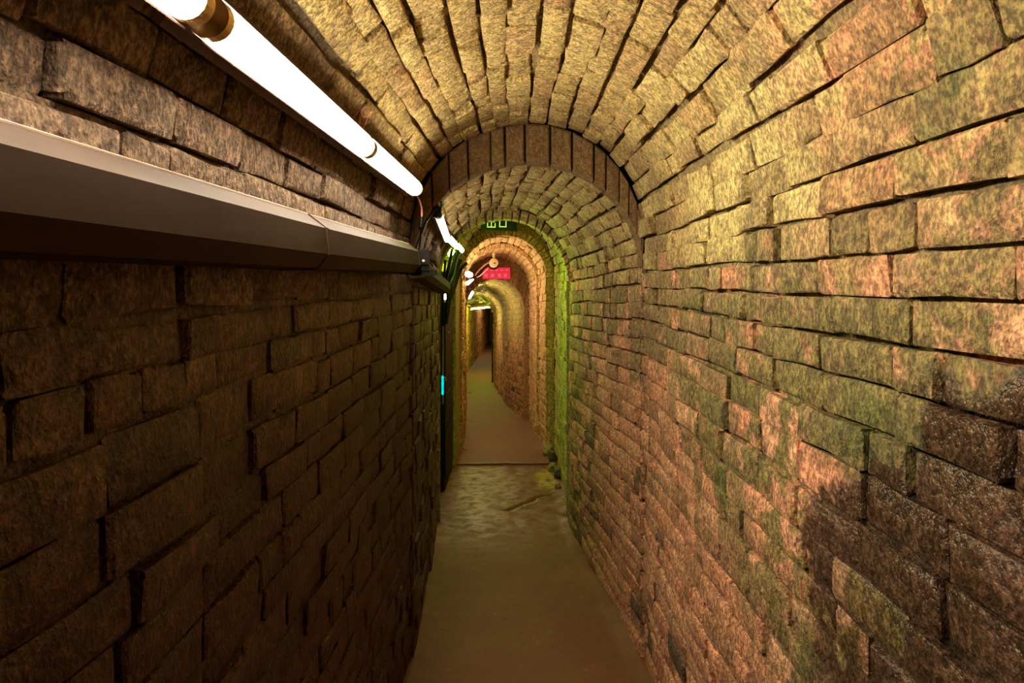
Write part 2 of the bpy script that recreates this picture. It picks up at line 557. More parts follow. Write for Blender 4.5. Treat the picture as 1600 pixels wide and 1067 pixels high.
def bond(sec, fn, y0, y1, parent, ncourse, hc, limit=300, gap=.010, seed=0, depth_j=.005, all_joined=False, stretch_p=.62, t_hi=1.0, minpx=0.0, uneven=.06, wave=.10):
    r = random.Random(seed)
    items = []
    cuts = [0.0]
    for i in range(ncourse):
        cuts.append(cuts[-1] + r.uniform(1 - uneven, 1 + uneven))
    cuts = [q / cuts[-1] * t_hi for q in cuts]
    for i in range(ncourse):
        t, span = (cuts[i] + cuts[i + 1]) / 2, cuts[i + 1] - cuts[i]
        y = y0 - r.uniform(0, .2)
        ph = r.uniform(0, 50)
        while y < y1 - .02:
            st = r.random() < stretch_p
            L = (.228 if st else .108) * r.uniform(.93, 1.05)
            a, b = max(y, y0), min(y + L, y1 - .004)
            y += L + gap * r.uniform(.6, 1.5)
            if b - a < .035:
                continue
            yc, ln = (a + b) / 2, b - a
            tt = t + (noise.noise(Vector((yc * 1.3, ph, 1.0))) * wave) * span
            p, x, yv, n, per_t = sec.frame(fn, yc, tt)
            hgt = per_t * span - gap * r.uniform(.75, 1.25)
            big = ln > .16
            k = r.randrange(14 if big else 10)
            L0, H0, vf = (STRETCH if big else HEADER)[k]
            s = Vector((ln / L0, hgt / H0, 1.0))
            rot = Matrix.Rotation(r.uniform(-.014, .014), 3, 'Z')
            flip = -1 if r.random() < .5 else 1
            M = Matrix((x, yv, n)).transposed() @ rot
            M = M @ Matrix.Diagonal(Vector((s.x * flip, s.y * flip, s.z)))
            off = n * r.gauss(0, depth_j)
            M4 = Matrix.Translation(p + off) @ M.to_4x4()
            items.append((seen_size(p, n, ln * hgt) * 1067 ** 2, M4, big, k))
    items.sort(key=lambda q: -q[0])
    single = [] if all_joined else [q for q in items[:limit] if q[0] > minpx]
    rest = items[len(single):]
    for _, M4, big, k in single:
        o = bpy.data.objects.new('brick', (STRETCH_ME if big else HEADER_ME)[k])
        col.objects.link(o)
        o.parent = parent
        o.matrix_basis = M4
    if rest:
        V, Fc = [], []
        for _, M4, big, k in rest:
            v, f = (STRETCH if big else HEADER)[k][2]
            n0 = len(V)
            V += [M4 @ Vector(q) for q in v]
            Fc += [tuple(a + n0 for a in q) for q in f]
        o = mesh_obj('brick_remainder', V, Fc, 'brick', parent, True)
        o['kind'] = 'stuff'


def backing(name, sec, fn, y0, y1, n_t, step, recess, amp, label, cat='wall', t0=0.0, t1=1.0, top=0.0):
    """the mortar bed behind the bricks"""
    ny = max(2, int((y1 - y0) / step))
    V, Fc = [], []
    for i in range(ny + 1):
        y = y0 + (y1 - y0) * i / ny
        for j in range(n_t + 1):
            t = t0 + (t1 - t0) * j / n_t
            p, x, yv, n, _ = sec.frame(fn, y, min(max(t, .003), .997))
            p = fn(y, t)
            q = p * 21.0
            d = recess + top * max(0, min(1, (t - .62) / .2)) + amp * (noise.noise(q) + .7 * noise.noise(q * 2.3))
            V.append(p - n * d)
    m = n_t + 1
    for i in range(ny):
        for j in range(n_t):
            Fc.append((i * m + j, i * m + j + 1, (i + 1) * m + j + 1, (i + 1) * m + j))
    o = mesh_obj(name, V, Fc, 'mortar', None, True)
    tag(o, label, cat, None, 'structure')
    return o


def step_face(name, c1, c2, label):
    """the flat face where one cross-section steps to the next"""
    V = list(c1) + list(c2)
    n = len(c1)
    o = mesh_obj(name, V, [(i, i + 1, n + i + 1, n + i) for i in range(n - 1)], 'mortar')
    return tag(o, label, 'arch', None, 'structure')


def voussoirs(parent, outer, inner, y, depth, count, seed, proud=.012, gap=.006, single=True, t0=0.0, t1=1.0, drop=.0, mat='brick'):
    """the bricks on edge round an arch, faces towards the camera"""
    r = random.Random(seed)

    def ell(sec, t):
        L, R, F, S, Cc = sec.at(y)
        c, a, b = (L + R) / 2, (R - L) / 2, Cc - S
        return Vector((c - a * math.cos(math.pi * t), y, S + b * math.sin(math.pi * t)))
    cuts = [t0]
    for i in range(count):
        cuts.append(cuts[-1] + r.uniform(.7, 1.3))
    k = (t1 - t0) / (cuts[-1] - t0)
    cuts = [t0 + (c - t0) * k for c in cuts]
    big = MB()
    for a, b in zip(cuts, cuts[1:]):
        g = gap / 1.6 / 2
        a, b = a + g * r.uniform(.4, 1.6), b - g * r.uniform(.4, 1.6)
        m = (a + b) / 2
        o0, o1, i0, i1 = ell(outer, a), ell(outer, b), ell(inner, a), ell(inner, b)
        ax = (ell(inner, m) - ell(outer, m))
        if ax.length < .02:
            continue
        e = ax.normalized() * drop * r.uniform(.6, 1.4)
        o0, o1, i0, i1 = o0 + (i0 - o0) * .03, o1 + (i1 - o1) * .03, i0 + e, i1 + e
        fy = -proud + r.uniform(-.006, .006)
        cen = (o0 + o1 + i0 + i1) / 4
        V = []
        for q in (o0, o1, i1, i0):
            V.append(cen + (q - cen) * 1.0 + Vector((0, fy + .008, 0)))
        for q in (o0, o1, i1, i0):
            q2 = cen + (q - cen) * .86 + Vector((r.uniform(-.003, .003), fy + r.uniform(-.003, .003), r.uniform(-.003, .003)))
            V.append(q2)
        for q in (o0, o1, i1, i0):
            V.append(q + Vector((0, depth, 0)))
        Fc = [(4, 5, 6, 7)] + [(k, (k + 1) % 4, 4 + (k + 1) % 4, 4 + k) for k in range(4)] + \
             [(8 + k, 8 + (k + 1) % 4, (k + 1) % 4, k) for k in range(4)]
        if single:
            mesh_obj('brick', V, Fc, mat, parent)
        else:
            big.add(V, Fc)
    if not single:
        o = big.build('brick_remainder', 'brick', parent)
        o['kind'] = 'stuff'


# ------------------------------------------------------------------ structure: near passage
def ncourses(h):
    return max(4, round(h / .076))


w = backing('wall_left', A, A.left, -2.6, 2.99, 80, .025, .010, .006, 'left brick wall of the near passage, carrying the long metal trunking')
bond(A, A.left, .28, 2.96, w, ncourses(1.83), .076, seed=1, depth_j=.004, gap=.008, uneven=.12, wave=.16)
w = backing('wall_right', A, A.right, -2.6, 2.99, 80, .025, .010, .006, 'right brick wall of the near passage with green algae and a dark wet patch', top=.014)
bond(A, A.right, .45, 2.96, w, ncourses(1.83), .076, seed=2, depth_j=.004, gap=.008, uneven=.12, wave=.16)
w = backing('ceiling', A, A.vault, -2.6, 2.95, 70, .03, .026, .007, 'ochre brick barrel vault nearest the viewer, above the bright tube lights', 'ceiling')
bond(A, A.vault, .5, 2.955, w, 21, .076, seed=3, gap=.0065, depth_j=.006, stretch_p=.70, uneven=.18, wave=.28)
# unseen cap added behind the viewer to bounce light
c0 = A.contour(-2.6)
o = mesh_obj('wall_back', c0, [tuple(range(len(c0)))], 'mortar')
tag(o, 'plain end of the passage behind the viewer', 'wall', None, 'structure')

# first step down
tr = step_face('trim_1', A.contour(2.985), B.contour(2.985), 'dark brown brick arch face where the near vault steps down')
voussoirs(tr, A, B, 2.95, .09, 17, 5, .010, .008, True, mat='brick_sooty')

# second length
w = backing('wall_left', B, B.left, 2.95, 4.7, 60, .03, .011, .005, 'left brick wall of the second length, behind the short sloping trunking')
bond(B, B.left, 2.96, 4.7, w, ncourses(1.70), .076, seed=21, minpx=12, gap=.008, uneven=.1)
w = backing('wall_right', B, B.right, 2.95, 4.7, 60, .03, .012, .005, 'right brick wall of the second length, pink below and brown above', top=.010)
bond(B, B.right, 2.96, 4.7, w, ncourses(1.70), .076, seed=22, minpx=12, gap=.008, uneven=.1, wave=.2)
w = backing('ceiling', B, B.vault, 2.99, 4.7, 60, .03, .026, .007, 'brown brick vault of the second length, between the dark arch face and the green-lit ring', 'ceiling')
bond(B, B.vault, 3.03, 4.68, w, 20, .076, seed=23, depth_j=.008, gap=.008, stretch_p=.4, minpx=12, uneven=.18, wave=.3)

# ring with the green light behind
tr = step_face('trim_2', B.contour(4.72), RING2.contour(4.72), 'narrow ring of yellowish bricks edging the green-lit bay')
Bo = Sec([(4.7, -.530, .425, -.044, 1.64, 2.150), (4.82, -.530, .425, -.044, 1.64, 2.150)])
voussoirs(tr, Bo, RING2, 4.70, .12, 24, 6, .012, .010, True)
tr2 = step_face('trim_3', RING2.contour(4.815), C.contour(4.815), 'back of the narrow brick ring, facing the green-lit bay')

# green-lit bay
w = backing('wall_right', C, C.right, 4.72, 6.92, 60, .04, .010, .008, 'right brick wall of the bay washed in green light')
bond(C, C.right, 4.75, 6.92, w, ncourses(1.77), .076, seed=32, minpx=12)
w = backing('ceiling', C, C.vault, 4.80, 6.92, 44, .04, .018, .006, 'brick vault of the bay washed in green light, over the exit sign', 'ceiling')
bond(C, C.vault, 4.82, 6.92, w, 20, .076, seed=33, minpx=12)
# niche on the left of the bay: recess with back, ends and lintel
m = MB()
NX = -.88
m.add([(NX, 4.72, -.08), (NX, 6.42, -.08), (NX, 6.42, 1.74), (NX, 4.72, 1.74)], [(0, 1, 2, 3)])
m.add([(NX, 6.42, -.1), (-.53, 6.42, -.1), (-.53, 6.42, 1.74), (NX, 6.42, 1.74)], [(0, 1, 2, 3)])
m.add([(NX, 4.80, -.1), (-.505, 4.80, -.1), (-.505, 4.80, 1.74), (NX, 4.80, 1.74)], [(0, 1, 2, 3)])
m.box((-.705, 5.57, 1.735), (.36, 1.75, .03))
m.add([(-.53, 6.42, -.1), (-.53, 6.93, -.1), (-.53, 6.93, 1.74), (-.53, 6.42, 1.74)], [(0, 1, 2, 3)])
o = m.build('wall_left', 'mortar')
tag(o, 'dark recess in the left side of the green-lit bay, holding cabling', 'niche', None, 'structure')

# inner archway of pink brick
tr = step_face('trim_4', C.contour(6.93), D1.contour(6.93), 'olive face round the mouth of the pink brick archway')
voussoirs(tr, Sec([(6.92, -.59, .43, -.1, 1.68, 2.19), (7, -.59, .43, -.1, 1.68, 2.19)]), D1, 6.92, .06, 30, 8, .012, .010, True)
for sec, nm, lab in ((D1, 'D1', 'outer order of the pink brick archway'), (D2, 'D2', 'inner order of the pink brick archway')):
    n1, n2 = sec.y0, sec.y1
    w = backing('wall_left', sec, sec.left, n1, n2, 30, .06, .012, .004, 'left wall of the ' + lab)
    bond(sec, sec.left, n1, n2, w, 23, .076, seed=41, minpx=25)
    w = backing('wall_right', sec, sec.right, n1, n2, 30, .06, .012, .004, 'right wall of the ' + lab)
    bond(sec, sec.right, n1, n2, w, 23, .076, seed=42, minpx=25)
    w = backing('ceiling', sec, sec.vault, n1, n2, 36, .06, .014, .004, 'vault of the ' + lab, 'ceiling')
    bond(sec, sec.vault, n1, n2, w, 20, .076, seed=43, minpx=25, depth_j=.004)
tr = step_face('trim_5', D1.contour(7.61), D2.contour(7.61), 'step between the two orders of the pink brick archway')
voussoirs(tr, D1, D2, 7.60, .06, 26, 9, .008, .010, True)
tr = step_face('trim_6', D2.contour(9.0), E.contour(9.0), 'dark brown face round the mouth of the low far passage')
voussoirs(tr, D2, E, 9.0, .05, 12, 10, .004, .008, True, mat='brick_sooty')

# low far passage and the bend beyond it
for sec, lab in ((E, 'low far passage bending left'), (F_, 'last stretch of passage lit yellow-green')):
    n1, n2 = sec.y0, sec.y1
    for fn, nm, lb, nc, cat in ((sec.left, 'wall_left', 'left wall of the ', 19, 'wall'), (sec.right, 'wall_right', 'right wall of the ', 19, 'wall'), (sec.vault, 'ceiling', 'vault of the ', 15, 'ceiling')):
        w = backing(nm, sec, fn, n1, n2, 20, .12, .012, .004, lb + lab, cat)
        bond(sec, fn, n1, n2, w, nc, .076, seed=51, all_joined=True)
step_face('trim_7', E.contour(14.2), F_.contour(14.2), 'step at the far end of the low passage')
c0 = F_.contour(24.0)
o = mesh_obj('wall_far', c0, [tuple(range(len(c0)))], 'mortar')
tag(o, 'wall closing the far end of the tunnel', 'wall', None, 'structure')


# ------------------------------------------------------------------ floors
CRACK = [(-.05, 5.04), (-.01, 5.09), (.05, 5.17), (.10, 5.24), (.135, 5.27), (.18, 5.39), (.25, 5.45), (.32, 5.47)]


def seg_dist(px, py):
    best = 9
    for (ax, ay), (bx, by) in zip(CRACK, CRACK[1:]):
        dx, dy = bx - ax, by - ay
        k = max(0, min(1, ((px - ax) * dx + (py - ay) * dy) / (dx * dx + dy * dy)))
        best = min(best, math.hypot(px - ax - dx * k, py - ay - dy * k))
    return best


def lr(y):
    for s in (A, B, C, D1, D2, E, F_):
        if y <= s.y1:
            L, R, F, S, Cc = s.at(max(y, s.y0))
            if s is C:
                L = -.9
            return L, R, F
    return -.78, -.05, -.464


def floor_obj(name, y0, y1, step, nx, lift, label):
    ny = int((y1 - y0) / step)
    V, Fc = [], []
    for i in range(ny + 1):
        y = y0 + (y1 - y0) * i / ny
        L, R, F = lr(y)
        L, R = L - .05, R + .06
        for j in range(nx + 1):
            x = L + (R - L) * j / nx
            h = .010 * noise.noise(Vector((x * 2.5, y * 1.6, 0))) + .004 * noise.noise(Vector((x * 9, y * 9, 4)))
            rip = max(0, min(1, (y - 3.7) / .8)) * max(0, min(1, (6.6 - y) / .3))
            h += rip * .008 * (noise.noise(Vector((x * 7, y * 11, 9))) + .6 * noise.noise(Vector((x * 15, y * 26, 2))))
            ed = min(x - L - .05, R - .06 - x)
            h += max(0, (.07 - ed)) * .32 * (.7 + noise.noise(Vector((x * 5, y * 6, 6))))
            if 4.9 < y < 5.6:
                d = seg_dist(x, y)
                if d < .022:
                    h -= .034 * (1 - d / .022)
            V.append((x, y, F + lift + h))
    m = nx + 1
    for i in range(ny):
        for j in range(nx):
            Fc.append((i * m + j, i * m + j + 1, (i + 1) * m + j + 1, (i + 1) * m + j))
    if lift:
        n0 = len(V)
        for j in range(nx + 1):
            V.append((V[j][0], V[j][1], V[j][2] - .08))
        Fc += [(n0 + j, n0 + j + 1, j + 1, j) for j in range(nx)]
    o = mesh_obj(name, V, Fc, 'floor', None, True)
    tag(o, label, 'floor', None, 'structure')


floor_obj('floor', -2.6, 6.46, .018, 62, 0, 'worn damp brown concrete floor of the near passage')
floor_obj('floor', 6.43, 24.0, .06, 24, .016, 'brown floor slab leading on through the pink archway')


# ------------------------------------------------------------------ tube lights
def tube_light(p0, p1, r, facing, color, strength, label, group, wide=True, cap=True, mat=None, backboard=True, lip=.05):
    p0, p1 = Vector(p0), Vector(p1)
    root = empty('tube_light', (p0 + p1) / 2, label, 'light', group)
    d = (p1 - p0).normalized()
    f = Vector(facing)
    f = (f - d * f.dot(d)).normalized()
    s = d.cross(f)
    ln = (p1 - p0).length
    key = mat or ('tube_glow_%d' % len(MAT))
    if key not in MAT:
        glow(key, color, strength)
    # lit diffuser: the front of the tube
    m = MB()
    n, rings = 12, max(2, int(ln / .2))
    span = math.radians(115)
    for i in range(rings + 1):
        q = p0 + (p1 - p0) * (.012 / ln + (1 - .024 / ln) * i / rings)
        for k in range(n + 1):
            a = -span + 2 * span * k / n
            m.v.append(q + (f * math.cos(a) + s * math.sin(a)) * r)
    for i in range(rings):
        for k in range(n):
            m.f.append((i * (n + 1) + k, i * (n + 1) + k + 1, (i + 1) * (n + 1) + k + 1, (i + 1) * (n + 1) + k))
    m.f.append(tuple(range(n + 1)))
    m.f.append(tuple(rings * (n + 1) + k for k in range(n + 1))[::-1])
    m.build('diffuser', key, root, True)
    # channel behind it
    m = MB()
    prof = [(-1.05, -1.12), (-1.75, -.85), (-1.75, .85), (-1.05, 1.12), (lip, 1.20), (lip, 1.11), (-.38, 1.03), (-1.1, .6), (-1.1, -.6), (-.38, -1.03), (.05, -1.10), (-.15, -1.16)]
    for q in (p0, p1):
        for a, b in prof:
            m.v.append(q + f * a * r + s * b * r)
    k = len(prof)
    m.f += [(i, (i + 1) % k, k + (i + 1) % k, k + i) for i in range(k)]
    m.f += [tuple(range(k))[::-1], tuple(range(k, 2 * k))]
    m.build('housing', 'lamp_housing', root)
    if backboard:
        m = MB()
        rot = Matrix((s, d, f)).transposed()
        m.box((p0 + p1) / 2 - f * r * 2.0, (r * 3.3, ln, r * .35), rot)
        m.build('backboard', 'lamp_backboard', root)
    if cap:
        for q, sg in ((p0, 1), (p1, -1)):
            m = MB()
            m.tube([q - d * sg * .004, q + d * sg * .012, q + d * sg * .016], [r * 1.04, r * 1.06, r * 1.0], 20)
            m.build('end_cap', 'brass', root, False)
    return root


G = 'tube lights along the left of the vault'


def lampA(y):
    return Vector((-.385 + .012 * y, y, 1.967 + .009 * (y - .85)))


FA = (1.0, 0, -.65)
WHITE = (1.0, .885, .68)
tube_light(lampA(-.35), lampA(.80), .0255, FA, WHITE, 76, 'tube light whose brass end just shows at the top edge of the picture', G, mat='tube_glow_near', lip=.38)
tube_light(lampA(.845), lampA(1.70), .0255, FA, WHITE, 76, 'nearest full bright white tube light, running down from the top edge', G, mat='tube_glow_near', lip=.38)
tube_light(lampA(1.705), lampA(2.52), .0255, FA, WHITE, 76, 'bright white tube light ending just before the dark arch face', G, mat='tube_glow_near', lip=.38)
tube_light((-.325, 3.0, 1.935), (-.372, 3.92, 1.883), .019, (1, -.2, -.5), WHITE, 26, 'steeply seen tube light just past the dark arch face, with black end loop', G, mat='tube_glow_mid')
tube_light((-.372, 3.96, 1.90), (-.378, 4.55, 1.885), .019, (1, -.2, -.5), WHITE, 26, 'short-looking tube light before the green-lit ring', G, mat='tube_glow_mid')
tube_light((-.405, 4.95, 1.914), (-.412, 5.6, 1.897), .019, (1, .25, -.15), (.70, 1.0, .12), 100, 'tube light hanging beside the black cables in the green-lit bay', G, mat='tube_glow_bay')
tube_light((-.455, 7.05, 1.72), (-.462, 7.55, 1.715), .028, (1, -.35, -.2), (1.0, .74, .42), 92, 'small blob-like tube light at the mouth of the pink archway', G, mat='tube_glow_arch', backboard=False, cap=False)
tube_light((-.515, 7.85, 1.62), (-.485, 8.25, 1.665), .020, (1, -.35, -.2), (1.0, .74, .42), 92, 'little slanted tube light beside the red sign', G, mat='tube_glow_arch', backboard=False, cap=False)
tube_light((-.60, 9.55, 1.42), (-.57, 9.75, 1.49), .022, (1, -.35, -.2), (1.0, .92, .45), 230, 'little slanted tube light inside the low far passage', G, mat='tube_glow_far', backboard=False, cap=False)
tube_light((-.80, 11.6, 1.20), (-.84, 12.2, 1.16), .022, (1, -.2, -.5), (1.0, .92, .40), 110, 'dim tube light deep in the low far passage', G, mat='tube_glow_deep', backboard=False, cap=False)
tube_light((-.93, 14.9, 1.07), (-.46, 15.4, 1.10), .045, (0, .15, -1), (.74, 1.0, .08), 120, 'yellow-green tube light crossing the farthest vault', G, mat='tube_glow_end', backboard=False)

tube_light((-.78, 18.6, 1.10), (-.74, 20.2, 1.10), .03, (.2, 0, -1), (1.0, .90, .45), 40, 'faint tube light at the very end of the tunnel', G, mat='tube_glow_last', backboard=False)  # added lamp, lights the otherwise dark last stretch

# green lamp among the cables
root = empty('green_lamp', (-.458, 5.2, 1.80), 'small green lamp glowing among the black cables', 'light')
glow('green_glow', (.45, 1.0, .02), 600)
MB().tube([(-.452, 5.22, 1.885), (-.456, 5.21, 1.875), (-.470, 5.18, 1.845), (-.474, 5.17, 1.835)], [.008, .019, .019, .006], 12).build('bulb', 'green_glow', root, True)
MB().tube([(-.452, 5.22, 1.885), (-.449, 5.225, 1.905)], .012, 10).build('socket', 'black_rubber', root)


# ------------------------------------------------------------------ cable trunking on the left wall
def trunking(y0, y1, x0, x1, z0, z1, h, d, label, ends=(True, True)):
    root = empty('cable_trunking', (x0, y0, z0), label, 'trunking', 'cable trunking on the left wall')
    prof = [(0, .50), (.58, .49), (.95, .24), (1.0, -.22), (.78, -.47), (0, -.50)]

    def sect(y, grow=0.0):
        k = (y - y0) / (y1 - y0)
        x, z = x0 + (x1 - x0) * k, z0 + (z1 - z0) * k
        return [Vector((x + a * d + (grow if a > 0 else 0), y, z + b * (h + grow * 2))) for a, b in prof]
    m = MB()
    n = len(prof)
    m.v = sect(y0) + sect(y1)
    m.f = [(i, i + 1, n + i + 1, n + i) for i in range(n - 1)] + [tuple(range(n))[::-1], tuple(range(n, 2 * n))]
    m.build('cover', 'trunk', root)
    # raised lip along the top
    m = MB()
    a, b = sect(y0), sect(y1)
    m.tube([a[1], b[1]], .0022, 6)
    m.build('lip', 'trunk_edge', root)
    m = MB()
    a, b = sect(y1 - .012, .002), sect(y1 - .001, .002)
    m.v = a + b
    m.f = [(i, i + 1, n + i + 1, n + i) for i in range(n - 1)] + [tuple(range(n))[::-1], tuple(range(n, 2 * n))]
    m.build('joint_band', 'trunk', root)
    return root


trunking(-.4, 1.325, -.474, -.450, 1.711, 1.717, .108, .097, 'long near length of brown metal cable trunking')
t2 = trunking(1.33, 2.50, -.450, -.434, 1.717, 1.725, .108, .097, 'greenish-stained length of metal trunking ending at the black clamp')
m = MB()
m.box((-.352, 2.525, 1.730), (.095, .03, .052)).box((-.334, 2.54, 1.704), (.052, .03, .047)).box((-.329, 2.55, 1.673), (.095, .035, .021)).box((-.385, 2.525, 1.696), (.05, .03, .056))
m.build('end_clamp', 'moulded_black', t2)
MB().tube([(-.325, 2.512, 1.717), (-.325, 2.504, 1.717)], .0055, 8).build('screw', 'bright_steel', t2)
MB().tube([(-.352, 2.512, 1.738), (-.352, 2.504, 1.738)], .004, 8).build('screw', 'bright_steel', t2)
trunking(2.80, 4.66, -.423, -.496, 1.70, 1.605, .095, .078, 'short length of brown trunking sloping away past the black clamp')

# ------------------------------------------------------------------ little fittings near the lamps
# wire hook on the vault
root = empty('wire_hook', (-.375, 1.70, 2.05), 'bent copper wire hook on the vault above the near tube lights', 'hook')
ring = [Vector((-.362 + .012 * math.cos(a), 1.69, 2.060 + .012 * math.sin(a))) for a in [k * .55 for k in range(12)]]
MB().tube(ring, .0028, 6).build('eye', 'copper_wire', root, True)
MB().tube(curve_pts([(-.372, 1.70, 2.058), (-.378, 1.695, 2.050), (-.381, 1.70, 2.03), (-.378, 1.70, 2.005)]), .0038, 6).build('shank', 'copper_wire', root, True)
MB().tube(curve_pts([(-.358, 1.69, 2.048), (-.362, 1.69, 2.035), (-.377, 1.70, 2.008)]), .0022, 6).build('tail', 'copper_wire', root, True)
for (x, y, z), lab in (((-.437, .835, 1.985), 'left of the two tiny steel hooks beside the brass lamp end'), ((-.437, .885, 1.985), 'right of the two tiny steel hooks beside the brass lamp end')):
    root = empty('screw_hook', (x, y, z), lab, 'hook', 'tiny hooks by the lamp end')
    pts = [Vector((x + .010, y + .006 * math.cos(a), z - .006 - .008 * math.sin(a))) for a in [-.3 + k * .4 for k in range(9)]]
    MB().tube(pts, .0016, 6).build('bent_wire', 'bright_steel', root, True)
    MB().tube([(x - .015, y, z + .0), (x + .010, y, z)], .0025, 6).build('shank', 'bright_steel', root)

# lamp lead, plug and black drop cable
root = empty('lamp_lead', (-.36, 2.53, 1.95), 'pink lamp lead with a black plug hanging by the arch face', 'cable')
MB().tube(curve_pts([(-.362, 2.52, 1.965), (-.352, 2.56, 1.955), (-.345, 2.60, 1.925), (-.345, 2.61, 1.895), (-.345, 2.61, 1.885)]), .0035, 8).build('lead', 'pink_wire', root, True)
MB().tube([(-.345, 2.61, 1.888), (-.345, 2.61, 1.872), (-.346, 2.61, 1.870), (-.347, 2.61, 1.848), (-.348, 2.61, 1.838)], [.007, .008, .012, .012, .006], 10).build('plug', 'black_rubber', root)
MB().tube(curve_pts([(-.348, 2.61, 1.840), (-.352, 2.62, 1.80), (-.352, 2.60, 1.775), (-.352, 2.57, 1.752)]), .004, 8).build('drop_cable', 'black_rubber', root, True)
o = MB().tube(curve_pts([(-.325, 2.97, 1.955), (-.335, 2.90, 1.935), (-.352, 2.80, 1.885), (-.365, 2.70, 1.815), (-.370, 2.58, 1.752)]), .0045, 8).build('supply_cable', 'black_rubber', None, True)
tag(o, 'thin black cable running down from the steep tube light to the clamp', 'cable')
root = empty('end_loop', (-.322, 2.985, 1.95), 'black hanging loop on the end of the steep tube light', 'bracket')
MB().box((-.327, 2.985, 1.945), (.036, .03, .045)).build('end_block', 'moulded_black', root)
MB().tube([Vector((-.317 + .009 * math.cos(a), 2.98, 1.978 + .014 * math.sin(a))) for a in [k * .5236 for k in range(13)]], .003, 6, False).build('loop', 'moulded_black', root, True)

# ------------------------------------------------------------------ cabling in the recess
root = empty('electrical_cabinet', (-.70, 5.9, -.05), 'tall black electrical cabinet standing in the left recess', 'cabinet')
MB().box((-.705, 5.9, .78), (.31, .76, 1.66)).build('body', 'black_steel', root)
m = MB()
m.box((-.546, 5.9, .80), (.012, .70, 1.52))
m.build('door', 'black_steel', root)
m = MB()
for k in range(9):
    m.box((-.538, 5.88, .35 + k * .045), (.006, .5, .012))
m.build('louvre', 'black_steel', root)
for (y, z) in ((5.62, 1.30), (5.80, 1.21), (5.66, 1.46)):
    MB().box((-.537, y, z), (.004, .05, .012)).build('label_plate', 'white_cord', root)

cables = [
    ([(-.43, 5.05, 1.93), (-.452, 5.12, 1.87), (-.475, 5.18, 1.78), (-.50, 5.25, 1.68), (-.53, 5.5, 1.50), (-.55, 5.6, 1.35)], .012, 'outermost of the black cables falling from the vault into the recess'),
    ([(-.42, 5.3, 1.90), (-.44, 5.35, 1.84), (-.47, 5.40, 1.74), (-.51, 5.45, 1.62), (-.535, 5.5, 1.45)], .016, 'thick black cable behind the green lamp'),
    ([(-.42, 5.55, 1.87), (-.45, 5.5, 1.79), (-.46, 5.45, 1.70), (-.50, 5.40, 1.58), (-.53, 5.45, 1.40)], .014, 'black cable hanging beside the bay tube light'),
    ([(-.44, 5.8, 1.82), (-.455, 5.7, 1.76), (-.47, 5.6, 1.66), (-.50, 5.5, 1.52), (-.53, 5.48, 1.30)], .018, 'inner black cable nearest the pink archway'),
    ([(-.41, 6.1, 1.80), (-.45, 5.95, 1.74), (-.48, 5.8, 1.62), (-.51, 5.7, 1.50)], .016, 'short black cable looping over the cabinet top'),
    ([(-.49, 5.0, 1.80), (-.50, 5.05, 1.70), (-.515, 5.1, 1.58), (-.52, 5.15, 1.42), (-.53, 5.3, 1.2)], .009, 'thin black cable along the edge of the left wall'),
]
for pts, r_, lab in cables:
    o = MB().tube(curve_pts(pts, 8), r_, 10).build('black_cable', 'black_rubber', None, True)
    tag(o, lab, 'cable', 'black cables in the recess')
root = empty('white_bulb', (-.522, 5.3, 1.52), 'small white teardrop bulb glowing in the dark recess', 'light')
glow('bulb_glow', (1, .95, .8), 6)
MB().tube([(-.524, 5.3, 1.500), (-.524, 5.3, 1.505), (-.523, 5.3, 1.522), (-.518, 5.3, 1.545), (-.515, 5.3, 1.552)], [.006, .014, .014, .006, .003], 10).build('bulb', 'bulb_glow', root, True)
MB().tube([(-.524, 5.3, 1.500), (-.524, 5.3, 1.478)], .010, 8).build('socket', 'pink_wire', root)

o = MB().tube([(-.512, 5.06, 1.31), (-.512, 5.06, .74)], .0055, 8).build('conduit_pipe', 'grey_pipe', None, True)
tag(o, 'thin grey conduit pipe standing at the edge of the recess', 'pipe')
root = empty('teal_rod', (-.508, 5.0, .80), 'bright glowing teal rod hanging by a cord at the edge of the recess', 'tool')
MB().tube([(-.508, 5.0, .81), (-.508, 5.0, .818), (-.508, 5.0, .84), (-.508, 5.0, .845), (-.508, 5.0, .905), (-.508, 5.0, .912), (-.508, 5.0, .94), (-.508, 5.0, .952)],
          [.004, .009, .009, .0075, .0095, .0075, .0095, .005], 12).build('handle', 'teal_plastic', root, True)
MB().tube([(-.508, 5.0, .812), (-.508, 5.0, .745)], .0045, 8).build('shaft', 'grey_pipe', root)
MB().tube(curve_pts([(-.507, 4.995, .952), (-.492, 4.995, .944), (-.483, 4.995, .928), (-.487, 4.995, .915), (-.503, 4.995, .912)]), .0022, 6).build('cord_loop', 'white_cord', root, True)

# ------------------------------------------------------------------ signs and camera
root = empty('exit_sign', (-.107, 5.62, 2.06), 'black exit sign with green lettering hanging in the green-lit bay', 'sign')
rz = Matrix.Rotation(math.radians(1.5), 3, 'Y')


def sp(x, y, z):
    return Vector((-.107, 5.62, 2.122)) + rz @ Vector((x, y, z))


MB().box(sp(0, 0, 0), (.297, .024, .124), rz).build('panel', 'sign_black', root)
glow('sign_green', (.62, .95, .12), 1.0)


def strokes(cx, cz, segs, wd):
    m = MB()
    for (xa, za, xb, zb) in segs:
        c_ = sp(cx + (xa + xb) / 2, -.0135, cz + (za + zb) / 2)
        m.box(c_, (abs(xb - xa) + wd, .003, abs(zb - za) + wd), rz)
    return m


